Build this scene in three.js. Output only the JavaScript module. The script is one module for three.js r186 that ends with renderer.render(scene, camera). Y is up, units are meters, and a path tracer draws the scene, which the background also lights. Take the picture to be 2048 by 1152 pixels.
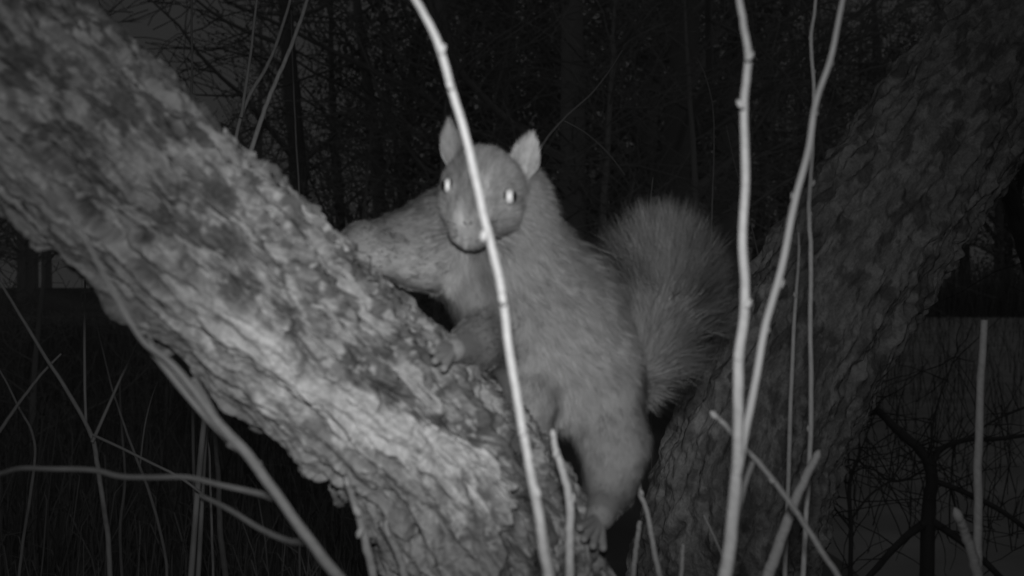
import * as THREE from 'three';
import { mergeGeometries } from 'three/addons/utils/BufferGeometryUtils.js';
import { RoundedBoxGeometry } from 'three/addons/geometries/RoundedBoxGeometry.js';
import { MarchingCubes } from 'three/addons/objects/MarchingCubes.js';
import { createNoise3D } from 'simplex-noise';

// ------------------------------------------------------------------ camera, sky, sun, flash, exposure
const EYE = 1.0, FOCAL = 2668;                       // eye height in m; focal length in pixels of the 2048 wide photograph
const scene = new THREE.Scene();
const camera = new THREE.PerspectiveCamera(24.37, 1024 / 576, 0.03, 400);
camera.position.set(0, EYE, 0);
camera.lookAt(0, EYE, -1);
camera.focus = 1.7;
camera.userData.fStop = 12.5;
const renderer = new THREE.WebGLRenderer({ antialias: true });
renderer.setSize(1024, 576);
renderer.toneMapping = THREE.LinearToneMapping;
renderer.toneMappingExposure = 1;
renderer.shadowMap.enabled = true;

function rng(seed) { let a = seed >>> 0; return () => { a = (a + 0x6d2b79f5) | 0; let t = Math.imul(a ^ (a >>> 15), 1 | a); t = (t + Math.imul(t ^ (t >>> 7), 61 | t)) ^ t; return ((t ^ (t >>> 14)) >>> 0) / 4294967296; }; }
const noise = createNoise3D(rng(11));
const fbm = (x, y, z, n = 4) => { let s = 0, a = 0.5, f = 1; for (let k = 0; k < n; k++) { s += a * noise(x * f, y * f, z * f + k * 7.3); a *= 0.5; f *= 2.03; } return s; };
const clamp = (x, a = 0, b = 1) => Math.min(b, Math.max(a, x));
const sstep = (a, b, x) => { const t = clamp((x - a) / (b - a)); return t * t * (3 - 2 * t); };
const lerp = (a, b, t) => a + (b - a) * t;

{ // an even grey winter sky before sunrise
  const W = 128, H = 64, d = new Float32Array(W * H * 4);
  for (let j = 0; j < H; j++) for (let i = 0; i < W; i++) {
    const a = (i / W) * 2 * Math.PI, e = (j / H - 0.5) * Math.PI;
    const v = 0.0225 * (1 + 0.10 * fbm(Math.cos(a) * Math.cos(e) * 1.5, Math.sin(e) * 2.5, Math.sin(a) * Math.cos(e) * 1.5, 3));
    d.set([v, v, v, 1], (j * W + i) * 4);
  }
  const t = new THREE.DataTexture(d, W, H, THREE.RGBAFormat, THREE.FloatType);
  t.mapping = THREE.EquirectangularReflectionMapping; t.magFilter = THREE.LinearFilter; t.needsUpdate = true;
  scene.background = t; scene.environment = t;
}
const sun = new THREE.DirectionalLight(0xffffff, 0.004);   // barely risen behind thick cloud
sun.position.set(-6, 9, -14); sun.target.position.set(0, 0, -3); sun.castShadow = true; sun.shadow.radius = 60;
Object.assign(sun.shadow.camera, { left: -30, right: 30, top: 30, bottom: -30, far: 90 });
scene.add(sun, sun.target);

// the infrared flash of the trail camera that took the picture: LEDs just above the lens, some with narrow and some with wide beams
for (const [power, angle] of [[0.98, 15], [0.52, 33]]) {
  const flash = new THREE.SpotLight(0xffffff, power, 0, angle * Math.PI / 180, 1, 2);
  flash.position.set(0, EYE + 0.055, 0.012); flash.target.position.set(-0.02, EYE + 0.008, -0.68);
  flash.castShadow = true; flash.shadow.radius = 0.8; flash.name = 'flash_led';
  scene.add(flash, flash.target);
}

// ------------------------------------------------------------------ helpers
const V = (x, y, z) => new THREE.Vector3(x, y, z);
const at = (px, py, d) => V((px - 1024) / FOCAL * d, EYE - (py - 576) / FOCAL * d, -d);   // the point at depth d that the photograph shows at (px, py)
const taken = {};
function numbered(n) { const k = taken[n] = (taken[n] ?? -1) + 1; return k ? `${n}_${String(k).padStart(3, '0')}` : n; }
function tag(o, label, category, group) { o.userData.label = label; o.userData.category = category; if (group) o.userData.group = group; return o; }
function thing(name, label, category, pos, group) { const o = new THREE.Group(); o.name = numbered(name); o.position.copy(pos); scene.add(o); return tag(o, label, category, group); }
function part(name, geo, mat, parent) { const m = new THREE.Mesh(geo, mat); m.name = name; m.castShadow = m.receiveShadow = true; parent.add(m); return m; }
function structure(name, geo, mat) { const m = part(numbered(name), geo, mat, scene); m.userData.kind = 'structure'; return m; }
const grey = (v, roughness = 0.9, extra = {}) => new THREE.MeshStandardMaterial({ color: new THREE.Color().setRGB(v, v, v), roughness, ...extra });
const vertexGrey = (roughness = 0.9, extra = {}) => new THREE.MeshStandardMaterial({ vertexColors: true, roughness, ...extra });

class Mesher {   // collects tubes into one geometry
  constructor() { this.p = []; this.n = []; this.c = []; this.i = []; }
  tube(pts, rad, sides, tone, cap = true) {
    const base = this.p.length / 3, N = pts.length; let side = null;
    for (let k = 0; k < N; k++) {
      const t = pts[Math.min(N - 1, k + 1)].clone().sub(pts[Math.max(0, k - 1)]).normalize();
      if (!side) side = Math.abs(t.y) < 0.9 ? V(0, 1, 0).cross(t).normalize() : V(1, 0, 0).cross(t).normalize();
      side.addScaledVector(t, -side.dot(t)).normalize();
      const up = t.clone().cross(side);
      for (let s = 0; s < sides; s++) {
        const a = s / sides * 2 * Math.PI, nx = side.clone().multiplyScalar(Math.cos(a)).addScaledVector(up, Math.sin(a));
        const r = typeof rad === 'function' ? rad(k, a) : rad[k];
        this.p.push(pts[k].x + nx.x * r, pts[k].y + nx.y * r, pts[k].z + nx.z * r); this.n.push(nx.x, nx.y, nx.z);
        const c = typeof tone === 'function' ? tone(k, a, pts[k]) : tone; this.c.push(c, c, c);
      }
      if (k) for (let s = 0; s < sides; s++) { const a = base + (k - 1) * sides + s, b = base + (k - 1) * sides + (s + 1) % sides; this.i.push(a, b, a + sides, b, b + sides, a + sides); }
    }
    if (cap) for (const [k, sg] of [[0, -1], [N - 1, 1]]) {
      const t = pts[Math.min(N - 1, k + 1)].clone().sub(pts[Math.max(0, k - 1)]).normalize().multiplyScalar(sg), q = this.p.length / 3;
      this.p.push(pts[k].x, pts[k].y, pts[k].z); this.n.push(t.x, t.y, t.z); const c = typeof tone === 'function' ? tone(k, 0, pts[k]) : tone; this.c.push(c, c, c);
      for (let s = 0; s < sides; s++) { const a = base + k * sides + s, b = base + k * sides + (s + 1) % sides; sg > 0 ? this.i.push(a, b, q) : this.i.push(b, a, q); }
    }
    return this;
  }
  geometry(offset) {
    const g = new THREE.BufferGeometry();
    g.setAttribute('position', new THREE.Float32BufferAttribute(this.p, 3)); g.setAttribute('normal', new THREE.Float32BufferAttribute(this.n, 3));
    g.setAttribute('color', new THREE.Float32BufferAttribute(this.c, 3)); g.setIndex(this.i);
    if (offset) g.translate(-offset.x, -offset.y, -offset.z);
    return g;
  }
}

// ------------------------------------------------------------------ the ground
const groundHeight = (x, z) => {
  const left = sstep(2.0, -1.5, x + z * 0.02);                         // the bank rises a little on the left
  return 0.10 * left * sstep(-1, -9, z) + 0.05 * fbm(x * 0.5, 3.1, z * 0.5, 3) * sstep(0.4, 3, Math.hypot(x, z)) - 0.14 * sstep(0.7, 2.2, x - 0.02 * z) * sstep(-3.6, -4.8, z) + 0.9 * sstep(-52, -60, z);
};
{
  const xs = [], zs = [];
  for (let k = -60; k <= 60; k++) xs.push(Math.sign(k) * (Math.abs(k) / 60) ** 2.2 * 160);
  for (let k = -10; k <= 120; k++) zs.push(k < 0 ? -k * 0.5 : -((k / 120) ** 2) * 300);
  const p = [], c = [], idx = [];
  for (const z of zs) for (const x of xs) {
    p.push(x, groundHeight(x, z), z);
    const v = 0.22 + 0.16 * fbm(x * 1.3, 9.2, z * 1.3, 4); c.push(v, v, v);
  }
  const n = xs.length;
  for (let j = 0; j < zs.length - 1; j++) for (let i = 0; i < n - 1; i++) { const a = j * n + i; idx.push(a, a + 1, a + n, a + 1, a + n + 1, a + n); }
  const g = new THREE.BufferGeometry(); g.setAttribute('position', new THREE.Float32BufferAttribute(p, 3)); g.setAttribute('color', new THREE.Float32BufferAttribute(c, 3)); g.setIndex(idx); g.computeVertexNormals();
  structure('ground', g, vertexGrey(1, { side: THREE.DoubleSide }));
}
{ // the frozen, snow dusted pond on the right
  const s = new THREE.Shape(), R = rng(5), pts = [];
  const rim = [[1.2, 4.3], [3.2, 4.0], [8, 4.6], [20, 8], [40, 22], [46, 40], [36, 54], [18, 55], [8, 54], [6, 40], [4.6, 26], [2.7, 15], [1.5, 9], [1.05, 6]];
  for (const [x, d] of rim) pts.push(new THREE.Vector2(x + 0.1 * R(), d));
  const curve = new THREE.CatmullRomCurve3(pts.map((p) => V(p.x, 0, p.y)), true).getPoints(140);
  curve.forEach((p, k) => { const q = 0.15 * fbm(p.x, 0, p.z, 3); k ? s.lineTo(p.x + q, p.z + q) : s.moveTo(p.x + q, p.z + q); });
  const g = new THREE.ShapeGeometry(s); g.rotateX(-Math.PI / 2); g.translate(0, -0.035, 0);
  const c = document.createElement('canvas'); c.width = c.height = 512; const k = c.getContext('2d'), im = k.createImageData(512, 512);
  for (let j = 0; j < 512; j++) for (let i = 0; i < 512; i++) { const v = 200 + 34 * fbm(i / 70, j / 70, 1.5, 5); im.data.set([v, v, v, 255], (j * 512 + i) * 4); }
  k.putImageData(im, 0, 0);
  const t = new THREE.CanvasTexture(c); t.colorSpace = THREE.SRGBColorSpace; t.wrapS = t.wrapT = THREE.MirroredRepeatWrapping; t.repeat.set(0.12, 0.12); t.magFilter = THREE.LinearFilter;
  const pond = structure('frozen_pond', g, new THREE.MeshStandardMaterial({ map: t, roughness: 0.75, side: THREE.DoubleSide }));
  pond.userData.label = 'pale snow dusted frozen pond beyond the leaning tree';
}

// ------------------------------------------------------------------ the two leaning trees in front
function barkTrunk(ctrl, opts) {
  // ctrl: [px, py, depth, radius in m]; from the ground upwards
  const P = ctrl.map((c) => c.length === 5 ? V(c[0], c[1], c[2]) : at(c[0], c[1], c[2])), Rr = ctrl.map((c) => c[c.length === 5 ? 3 : 3]);
  const curve = new THREE.CatmullRomCurve3(P, false, 'centripetal');
  curve.arcLengthDivisions = 800; const L = curve.getLength();
  // where the trunk is in view it is finely divided
  const rings = []; let u = 0;
  while (u < 1) { rings.push(u); const q = curve.getPointAt(u), inView = Math.abs(q.x) < -q.z * 0.47 && Math.abs(q.y - EYE) < -q.z * 0.30; u += (inView ? opts.fine : 0.03) / L; }
  rings.push(1);
  const n = opts.around, pos = [], col = [], uv = [], idx = [], lastP = V(), ref = V();
  const uOf = (k) => k / (P.length - 1);
  for (let k = 0; k < rings.length; k++) {
    const uu = rings[k], c = curve.getPointAt(uu), t = curve.getTangentAt(uu), tt = curve.getUtoTmapping(uu), f = tt * (P.length - 1), i0 = Math.min(P.length - 2, Math.floor(f));
    const R0 = lerp(Rr[i0], Rr[i0 + 1], sstep(0, 1, f - i0));
    ref.set(0, EYE, 0).sub(c); ref.addScaledVector(t, -ref.dot(t)).normalize();       // towards the side that the trail camera's post stands on
    const side = ref.clone().cross(t).multiplyScalar(-1);
    const s = uu * L;
    for (let j = 0; j < n; j++) {
      const th = (j / n) * 2 * Math.PI - Math.PI, [h, tone] = opts.bark(s, th, R0, f);
      const r = R0 + h, x = Math.cos(th) * r, y = Math.sin(th) * r;
      pos.push(c.x + ref.x * x + side.x * y, c.y + ref.y * x + side.y * y, c.z + ref.z * x + side.z * y); col.push(tone, tone, tone); uv.push(th * R0, s);
      if (k) { const a = (k - 1) * n + j, b = (k - 1) * n + (j + 1) % n; idx.push(a, b, a + n, b, b + n, a + n); }
    }
  }
  const g = new THREE.BufferGeometry(); g.setAttribute('position', new THREE.Float32BufferAttribute(pos, 3)); g.setAttribute('color', new THREE.Float32BufferAttribute(col, 3)); g.setAttribute('uv', new THREE.Float32BufferAttribute(uv, 2)); g.setIndex(idx); g.computeVertexNormals();
  return { geometry: g, curve };
}
const ridge = (x) => 1 - Math.abs(x);
function nearBark(s, th, R, f) {
  const cx = Math.cos(th), cy = Math.sin(th);
  const wx = 0.26 * fbm(cx * 2.4, cy * 2.4, s * 18, 3), wy = 0.26 * fbm(cx * 2.4 + 7, cy * 2.4, s * 18, 3);   // wander of the grain
  const a = th + 0.5 * wx + s * 0.5, gx = Math.cos(a), gy = Math.sin(a), qx = cx + wx * 0.5, qy = cy + wy * 0.5, qs = s + 0.010 * wy;
  // long fibrous ridges
  const r1 = ridge(noise(gx * 2.6, gy * 2.6, s * 4.5)), r2 = ridge(noise(gx * 6, gy * 6, s * 13 + 4)), r3 = ridge(noise(gx * 13, gy * 13, s * 40 + 9));
  const rough = fbm(qx * 8, qy * 8, qs * 32, 4), coarse = fbm(qx * 3.2, qy * 3.2, qs * 16 + 3, 3), fine = fbm(qx * 20, qy * 20, qs * 300, 2);
  // a long raised plate on one flank, with a ragged edge
  const edge = -0.32 + 0.56 * sstep(1.17, 1.02, s) - 0.28 * sstep(1.0, 0.90, s) + 0.42 * fbm(2.2, 5.1, s * 10, 3) + 0.20 * fbm(4.4, 1, s * 46, 3) + 0.12 * coarse;
  const far = -1.35 + 0.5 * fbm(7.2, 2.1, s * 9, 3);
  const plate = sstep(edge + 0.05, edge - 0.06, th) * sstep(far - 0.2, far + 0.2, th), roughZone = 1 - plate;
  const groove = Math.exp(-(((th - edge - 0.12) / 0.10) ** 2)) * sstep(-0.3, 0.2, noise(8, 3, s * 14));
  let h = 0.0085 * plate * (0.8 + 0.5 * coarse) - 0.0045 * groove;
  h += 0.0042 * (r1 - 0.6) + 0.0026 * (r2 - 0.6) + 0.0010 * (r3 - 0.6) + 0.0042 * rough * (0.35 + 0.65 * roughZone) + 0.0065 * coarse * (0.3 + 0.7 * roughZone) + 0.0007 * fine;
  const crack = sstep(0.16, 0.0, Math.abs(noise(gx * 3.4 + 5, gy * 3.4, s * 7 + 2))) * sstep(-0.1, 0.3, noise(cx * 2, cy * 2 + 3, s * 9));
  h -= 0.0042 * crack;   // long open cracks along the grain
  h += 0.005 * sstep(0.1, 0.5, noise(cx * 5, cy * 5, s * 22)) * sstep(-0.9, -1.4, th);   // flakes standing off on one flank
  // tones: grey bark, pale lichen in patches with outlines of their own, dark moss
  const spot = fbm(qx * 4.2, qy * 4.2, qs * 30 + 30, 5), lich = fbm(qx * 2.3 + 3, qy * 2.3, qs * 20, 5), lich2 = fbm(qx * 9, qy * 9 + 5, qs * 84, 4);
  let tone = 0.20 + 0.26 * spot + 0.06 * fine;
  tone = lerp(tone, 0.24 + 0.16 * rough + 0.12 * coarse + 0.08 * (r2 - 0.5) + 0.05 * (r3 - 0.5), plate);
  tone = lerp(tone, 0.38 + 0.18 * lich2, 0.85 * sstep(0.10, 0.24, lich));
  tone = lerp(tone, 0.46, 0.75 * sstep(0.26, 0.36, lich2));
  const bare = plate * sstep(edge - 0.62, edge - 0.34, th + 0.45 * rough) * sstep(-0.15, 0.15, 0.35 * noise(5, 9, s * 9) - 0.22 + 0.35 * rough + 0.9 * Math.exp(-(((s - 1.06) / 0.065) ** 2)));
  tone = lerp(tone, 0.56 + 0.24 * rough + 0.08 * fine, 0.9 * bare);
  const moss = sstep(0.14, 0.28, fbm(qx * 3 + 9, qy * 3, qs * 34, 4)) * roughZone;
  tone = lerp(tone, 0.085, 0.8 * moss); h += 0.0012 * moss * (0.5 + fine);
  return [h, clamp(tone, 0.04, 0.65)];
}
function farBark(s, th, R, f) {
  const cx = Math.cos(th), cy = Math.sin(th), wx = 0.35 * fbm(cx * 2 + 4, cy * 2, s * 16, 3), a = th + 0.5 * wx - s * 0.4, gx = Math.cos(a), gy = Math.sin(a), qx = cx + 0.5 * wx, qs = s + 0.02 * wx;
  const r1 = ridge(noise(gx * 2.8, gy * 2.8, s * 3 + 20)), r2 = ridge(noise(gx * 7, gy * 7, s * 9 + 20)), rough = fbm(qx * 9, cy * 9, qs * 30 + 8, 4), coarse = fbm(qx * 3, cy * 3, qs * 22, 3);
  const h = 0.009 * (r1 - 0.6) + 0.0035 * (r2 - 0.6) + 0.0032 * rough + 0.008 * coarse;
  let tone = 0.29 + 0.12 * rough;
  tone = lerp(tone, 0.45, 0.75 * sstep(0.12, 0.24, fbm(qx * 4 + 1, cy * 4, qs * 30 + 2, 5)));
  tone = lerp(tone, 0.10, 0.7 * sstep(0.12, 0.26, fbm(qx * 3 + 7, cy * 3, qs * 20 + 5, 4)));
  return [h, clamp(tone, 0.03, 0.6)];
}
function crust(size, f) { const d = new Uint8Array(size * size * 4); for (let j = 0; j < size; j++) for (let i = 0; i < size; i++) { const v = clamp(f(i / size, j / size)) * 255; d.set([v, v, v, 255], (j * size + i) * 4); } const t = new THREE.DataTexture(d, size, size); t.wrapS = t.wrapT = THREE.MirroredRepeatWrapping; t.magFilter = THREE.LinearFilter; t.repeat.set(8, 8); t.needsUpdate = true; return t; }
// 12.5 cm of crusty bark: grain of 1 to 4 mm, a little longer along the limb
const crustBump = crust(512, (u, v) => 0.5 + 0.42 * fbm(u * 40, v * 24, 3, 4) + 0.25 * (ridge(noise(u * 26, v * 9, 8)) - 0.6)), crustTone = crust(512, (u, v) => 0.82 + 0.26 * fbm(u * 46 + 9, v * 30, 6, 4));
const barkMat = vertexGrey(0.92, { bumpMap: crustBump, bumpScale: 0.0011, map: crustTone });
const nearCtrl = [[0.10, -0.05, -0.93, 0.115, 1], [0.075, 0.30, -0.90, 0.088, 1], [0.03, 0.62, -0.85, 0.075, 1], [1000, 1140, 0.80, 0.0620], [925, 985, 0.775, 0.0555], [815, 848, 0.752, 0.0490], [545, 608, 0.715, 0.0485], [150, 250, 0.68, 0.0500], [-330, -190, 0.64, 0.0500], [-0.62, 1.60, -0.55, 0.045, 1], [-0.85, 2.1, -0.5, 0.035, 1]];
const nearTree = thing('leaning_tree', 'thick lichen patched tree limb that the squirrel clings to', 'tree', V(0.10, 0, -0.93));
{
  const { geometry } = barkTrunk(nearCtrl, { fine: 0.0010, around: 370, bark: nearBark });
  geometry.translate(-0.10, 0, 0.93);
  part('trunk', geometry, barkMat, nearTree);
}
const farTree = thing('leaning_tree', 'dim tree trunk leaning over the frozen pond behind the forked pale stems', 'tree', V(0.19, 0, -1.5));
{
  const { geometry } = barkTrunk([[0.19, -0.05, -1.50, 0.14, 1], [0.19, 0.40, -1.48, 0.112, 1], [1450, 1130, 1.45, 0.098], [1530, 850, 1.42, 0.0900], [1680, 570, 1.42, 0.086], [1860, 305, 1.45, 0.084], [2080, 10, 1.50, 0.080], [2300, -300, 1.56, 0.076], [1.2, 2.3, -1.7, 0.06, 1]], { fine: 0.0021, around: 260, bark: farBark });
  geometry.translate(-0.19, 0, 1.5);
  part('trunk', geometry, barkMat, farTree);
}

// ------------------------------------------------------------------ twigs and saplings
const twigMat = vertexGrey(0.75);
function smooth(ctrl, step) {
  const c = new THREE.CatmullRomCurve3(ctrl.map((q) => q.p), false, 'centripetal'), out = [], rad = [];
  const n = Math.max(6, Math.ceil(c.getLength() / step));
  for (let k = 0; k <= n; k++) { const t = k / n, f = t * (ctrl.length - 1), i = Math.min(ctrl.length - 2, Math.floor(f)); out.push(c.getPoint(t)); rad.push(lerp(ctrl[i].r, ctrl[i + 1].r, f - i)); }
  return { pts: out, rad };
}
let twigSeed = 100;
// list: [px, py, depth, width in px of the photograph], from the foot to the tip
function stick(list, tone, { foot = true, step = 0.006, sides = 9, thick = 0.85 } = {}) {
  const R = rng(twigSeed++), ctrl = list.map(([px, py, d, w]) => ({ p: at(px, py, d), r: w / 2 / FOCAL * d * thick }));
  if (foot) {   // from the ground up to where it enters the picture
    const a = ctrl[0], b = ctrl[1], dir = a.p.clone().sub(b.p).normalize(); dir.y = Math.min(dir.y, -0.35); dir.x *= 0.55; dir.z = dir.z * 0.3 - 0.06; dir.normalize();
    const run = (a.p.y + 0.04 - Math.max(0, groundHeight(a.p.x, a.p.z)) * 0) / -dir.y, g = a.p.clone().addScaledVector(dir, run);
    const mid = a.p.clone().lerp(g, 0.4); mid.x += 0.02 * (R() - 0.5);
    ctrl.unshift({ p: g, r: a.r * 1.35 }, { p: mid, r: a.r * 1.12 });
  }
  const { pts, rad } = smooth(ctrl, step), sd = twigSeed * 3.7;
  pts.forEach((p, k) => { if (k && k < pts.length - 1) { const s = k * step; p.x += rad[k] * 0.16 * noise(s * 14, sd, 1); p.z += rad[k] * 0.16 * noise(s * 14, sd, 5); } });
  const m = new Mesher();
  m.tube(pts, (k, a) => rad[k] * (1 + 0.035 * noise(Math.cos(a) * 1.2, Math.sin(a) * 1.2 + sd, k * step * 40) + 0.09 * Math.max(0, noise(sd, 2, k * step * 20)) ** 2), sides,
    (k, a) => clamp(tone * (1 + 0.34 * fbm(Math.cos(a) + sd, Math.sin(a), k * step * 95, 3)), 0.02, 0.75));
  return { m, pts, rad };
}
const budShape = (() => { const g = new THREE.SphereGeometry(1, 8, 8), p = g.attributes.position; for (let i = 0; i < p.count; i++) { const y = p.getY(i), k = y > 0 ? 1 - 0.45 * y * y : 1; p.setXYZ(i, p.getX(i) * k, y * 1.7, p.getZ(i) * k); } g.computeVertexNormals(); return g; })();
function addBuds(parent, spots, tone) {   // spots: [px, py, depth, size px, lean]
  for (const [px, py, d, w, lean] of spots) {
    const b = part('bud', budShape, grey(tone, 0.7), parent); b.position.copy(at(px, py, d)).sub(parent.position); b.scale.setScalar(w * 0.38 / FOCAL * d); b.rotation.z = lean ?? 0;
  }
}
function twig(name, label, list, tone, o = {}) {
  const { m, pts } = stick(list, tone, o), root = pts[0].clone(); root.y = Math.max(0, root.y);
  const t = thing(name, label, o.category ?? 'twig', root, o.group);
  part('stem', m.geometry(root), twigMat, t);
  for (const b of o.branches ?? []) part('branch', stick(b, tone * (o.branchTone ?? 1), { ...o, foot: false }).m.geometry(root), twigMat, t);
  addBuds(t, o.buds ?? [], tone * 1.05);
  return t;
}
const D = (list, d0, d1) => list.map(([x, y, w], k) => [x, y, lerp(d0, d1, k / (list.length - 1)), w]);   // depth shared out along the list

twig('bare_sapling', 'pale slender stem crossing right in front of the squirrel', D([[1098, 1160, 27], [1088, 1100, 25], [1070, 990, 22], [1045, 860, 21], [1022, 720, 20], [1004, 590, 20], [985, 500, 20], [966, 430, 19], [945, 330, 19], [920, 230, 19], [897, 160, 18], [880, 95, 18], [850, 32, 17], [826, -10, 16], [760, -130, 12]], 0.56, 0.50), 0.50,
  { buds: [[1005, 596, 0.53, 22, 0.2], [968, 470, 0.525, 20, -0.2], [899, 168, 0.512, 18, 0.3], [885, 98, 0.51, 18, -0.4], [1074, 985, 0.55, 22, 0.2], [1045, 862, 0.545, 19, -0.3]], category: 'sapling' });
twig('forked_sapling', 'tall pale stem forking into two straight shoots beside the tail', D([[1450, 1160, 36], [1458, 1100, 34], [1472, 960, 31], [1477, 860, 28], [1478, 720, 28], [1490, 600, 24], [1485, 480, 23], [1492, 350, 22], [1487, 210, 21], [1496, 115, 20], [1487, 45, 18], [1478, -10, 17], [1470, -140, 12]], 0.60, 0.56), 0.60,
  { branches: [D([[1473, 950, 26], [1492, 860, 21], [1512, 760, 20], [1532, 650, 20], [1562, 540, 19], [1590, 400, 18], [1618, 300, 17], [1632, 205, 16], [1660, 120, 15], [1678, 35, 13], [1690, -20, 12], [1720, -130, 9]], 0.59, 0.66)],
    branchTone: 1, buds: [[1500, 112, 0.56, 18, -0.7], [1481, 208, 0.562, 17, 0.7], [1496, 608, 0.58, 18, -0.6], [1476, 715, 0.585, 18, 0.6], [1532, 655, 0.61, 19, 0.4], [1562, 568, 0.62, 18, -0.5], [1589, 395, 0.63, 17, 0.5], [1630, 222, 0.645, 15, 0.5], [1662, 128, 0.65, 14, -0.4]], category: 'sapling', thick: 0.78 });
twig('thin_sapling', 'thin straight dim stem in front of the far leaning trunk', D([[1606, 1160, 13], [1612, 1040, 12], [1622, 850, 12], [1621, 650, 11], [1622, 500, 11], [1618, 420, 11], [1625, 300, 10], [1628, 180, 9], [1622, 80, 9], [1630, 20, 8], [1638, -90, 6]], 0.93, 0.95), 0.58,
  { buds: [[1619, 425, 0.94, 13, 0.4], [1627, 366, 0.94, 11, -0.4], [1622, 77, 0.95, 12, 0.4], [1628, 145, 0.95, 10, -0.4], [1618, 858, 0.935, 12, 0.2]], category: 'sapling' });
twig('thin_sapling', 'short thin stem ending halfway up the far leaning trunk', D([[1570, 1160, 12], [1576, 1000, 11], [1580, 850, 11], [1590, 620, 9], [1598, 500, 7], [1597, 466, 5]], 1.02, 1.04), 0.50, { buds: [[1590, 590, 1.03, 10, 0.3]], category: 'sapling' });
twig('twig', 'straight twig slanting across the foot of the forked stem', D([[1690, 1180, 14], [1645, 1105, 14], [1590, 1020, 13], [1530, 940, 13], [1480, 885, 13], [1450, 850, 13], [1424, 824, 12]], 0.74, 0.70), 0.44, { buds: [[1428, 830, 0.70, 17, 0.75], [1545, 962, 0.72, 14, 1.0]] });
twig('cut_twig', 'stout twig with a blunt round tip leaning beside the forked stem', D([[1530, 1170, 30], [1552, 1105, 28], [1583, 1020, 25], [1612, 955, 21], [1630, 918, 19]], 0.80, 0.80), 0.44, { buds: [[1634, 912, 0.80, 21, -0.4]] });
twig('thin_twig', 'short twig stub between the forked stem and slanting twig', D([[1448, 1170, 16], [1470, 1050, 16], [1490, 970, 15], [1505, 925, 12]], 0.64, 0.66), 0.27);
twig('cut_sapling', 'dim upright stem cut square at its top over the frozen pond', D([[1954, 1170, 22], [1956, 1060, 21], [1957, 900, 20], [1962, 760, 18], [1969, 640, 17]], 0.98, 0.98), 0.50, { category: 'sapling' });
twig('cut_twig', 'short dim cut twig at the foot of the square topped stem', D([[1962, 1190, 26], [1945, 1110, 24], [1928, 1060, 22], [1916, 1032, 20]], 0.90, 0.88), 0.42, { buds: [[1916, 1030, 0.88, 26, 0.4]] });
twig('budded_twig', 'short budded twig standing between the hind legs of the squirrel', D([[1140, 1170, 22], [1139, 1080, 21], [1140, 1005, 20], [1127, 950, 18], [1112, 900, 17], [1106, 862, 13]], 0.67, 0.66), 0.46, { buds: [[1106, 868, 0.66, 16, 0.1], [1112, 905, 0.66, 17, -0.3], [1143, 1000, 0.667, 22, -0.4]] });
twig('budded_twig', 'thin budded twig standing right of the squirrel hind foot', D([[1325, 1180, 14], [1308, 1100, 13], [1293, 1020, 12], [1280, 985, 12], [1277, 955, 10]], 0.84, 0.83), 0.36, { buds: [[1277, 962, 0.83, 13, 0], [1283, 985, 0.83, 12, 0.4]] });
twig('thin_twig', 'short bare shoot beside the thin budded twig', D([[1264, 1180, 13], [1272, 1100, 13], [1280, 1042, 12]], 0.92, 0.91), 0.33);
twig('thin_twig', 'tiny shoot tip below the far leaning trunk', D([[1362, 1180, 12], [1365, 1110, 11], [1367, 1088, 9]], 0.9, 0.9), 0.36);
twig('thin_twig', 'fine twig slanting in front of the far trunk base', D([[1470, 1180, 9], [1440, 1100, 8], [1408, 1030, 6]], 1.0, 1.0), 0.33);
twig('budded_twig', 'knobbly twig rising below the middle of the thick limb', D([[752, 1180, 20], [735, 1100, 20], [717, 1030, 19], [703, 990, 17], [691, 955, 14]], 0.70, 0.665), 0.33, { buds: [[714, 1022, 0.675, 22, 0.5], [694, 965, 0.665, 15, 0.2], [720, 1065, 0.68, 20, -0.4]] });
twig('thin_twig', 'forked twig stub touching the underside of the thick limb', D([[815, 1180, 20], [795, 1105, 19], [775, 1068, 17], [760, 1046, 14]], 0.72, 0.70), 0.30, { branches: [D([[778, 1072, 12], [772, 1050, 11], [774, 1040, 9]], 0.70, 0.70)] });
// the slanting branched stem on the left
twig('branched_sapling', 'grey branched stem slanting in front of the thick limb', D([[700, 1190, 40], [640, 1110, 36], [560, 1000, 32], [500, 915, 34], [440, 850, 30], [395, 790, 28], [340, 725, 22], [285, 680, 19], [230, 590, 17], [195, 525, 15], [160, 455, 12], [130, 400, 8]], 0.60, 0.50), 0.25,
  { category: 'sapling', thick: 0.63, branchTone: 1.0, branches: [
    D([[470, 890, 26], [420, 842, 22], [365, 780, 19], [310, 712, 17], [285, 680, 15]], 0.575, 0.545),
    D([[440, 852, 22], [405, 790, 24], [387, 756, 20]], 0.575, 0.56),
    D([[400, 800, 20], [365, 770, 17], [325, 722, 13], [296, 672, 9]], 0.565, 0.55),
    D([[555, 1000, 22], [520, 988, 20], [440, 970, 18], [375, 955, 18], [300, 955, 18], [240, 953, 18], [185, 940, 18], [100, 938, 17], [40, 937, 17], [0, 947, 15], [-60, 960, 12]], 0.60, 0.78),
    D([[610, 1085, 24], [575, 1082, 20], [520, 1058, 19], [460, 1020, 18], [400, 990, 15]], 0.61, 0.72),
    D([[520, 930, 20], [480, 900, 20], [455, 888, 16]], 0.58, 0.57)] });
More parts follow.
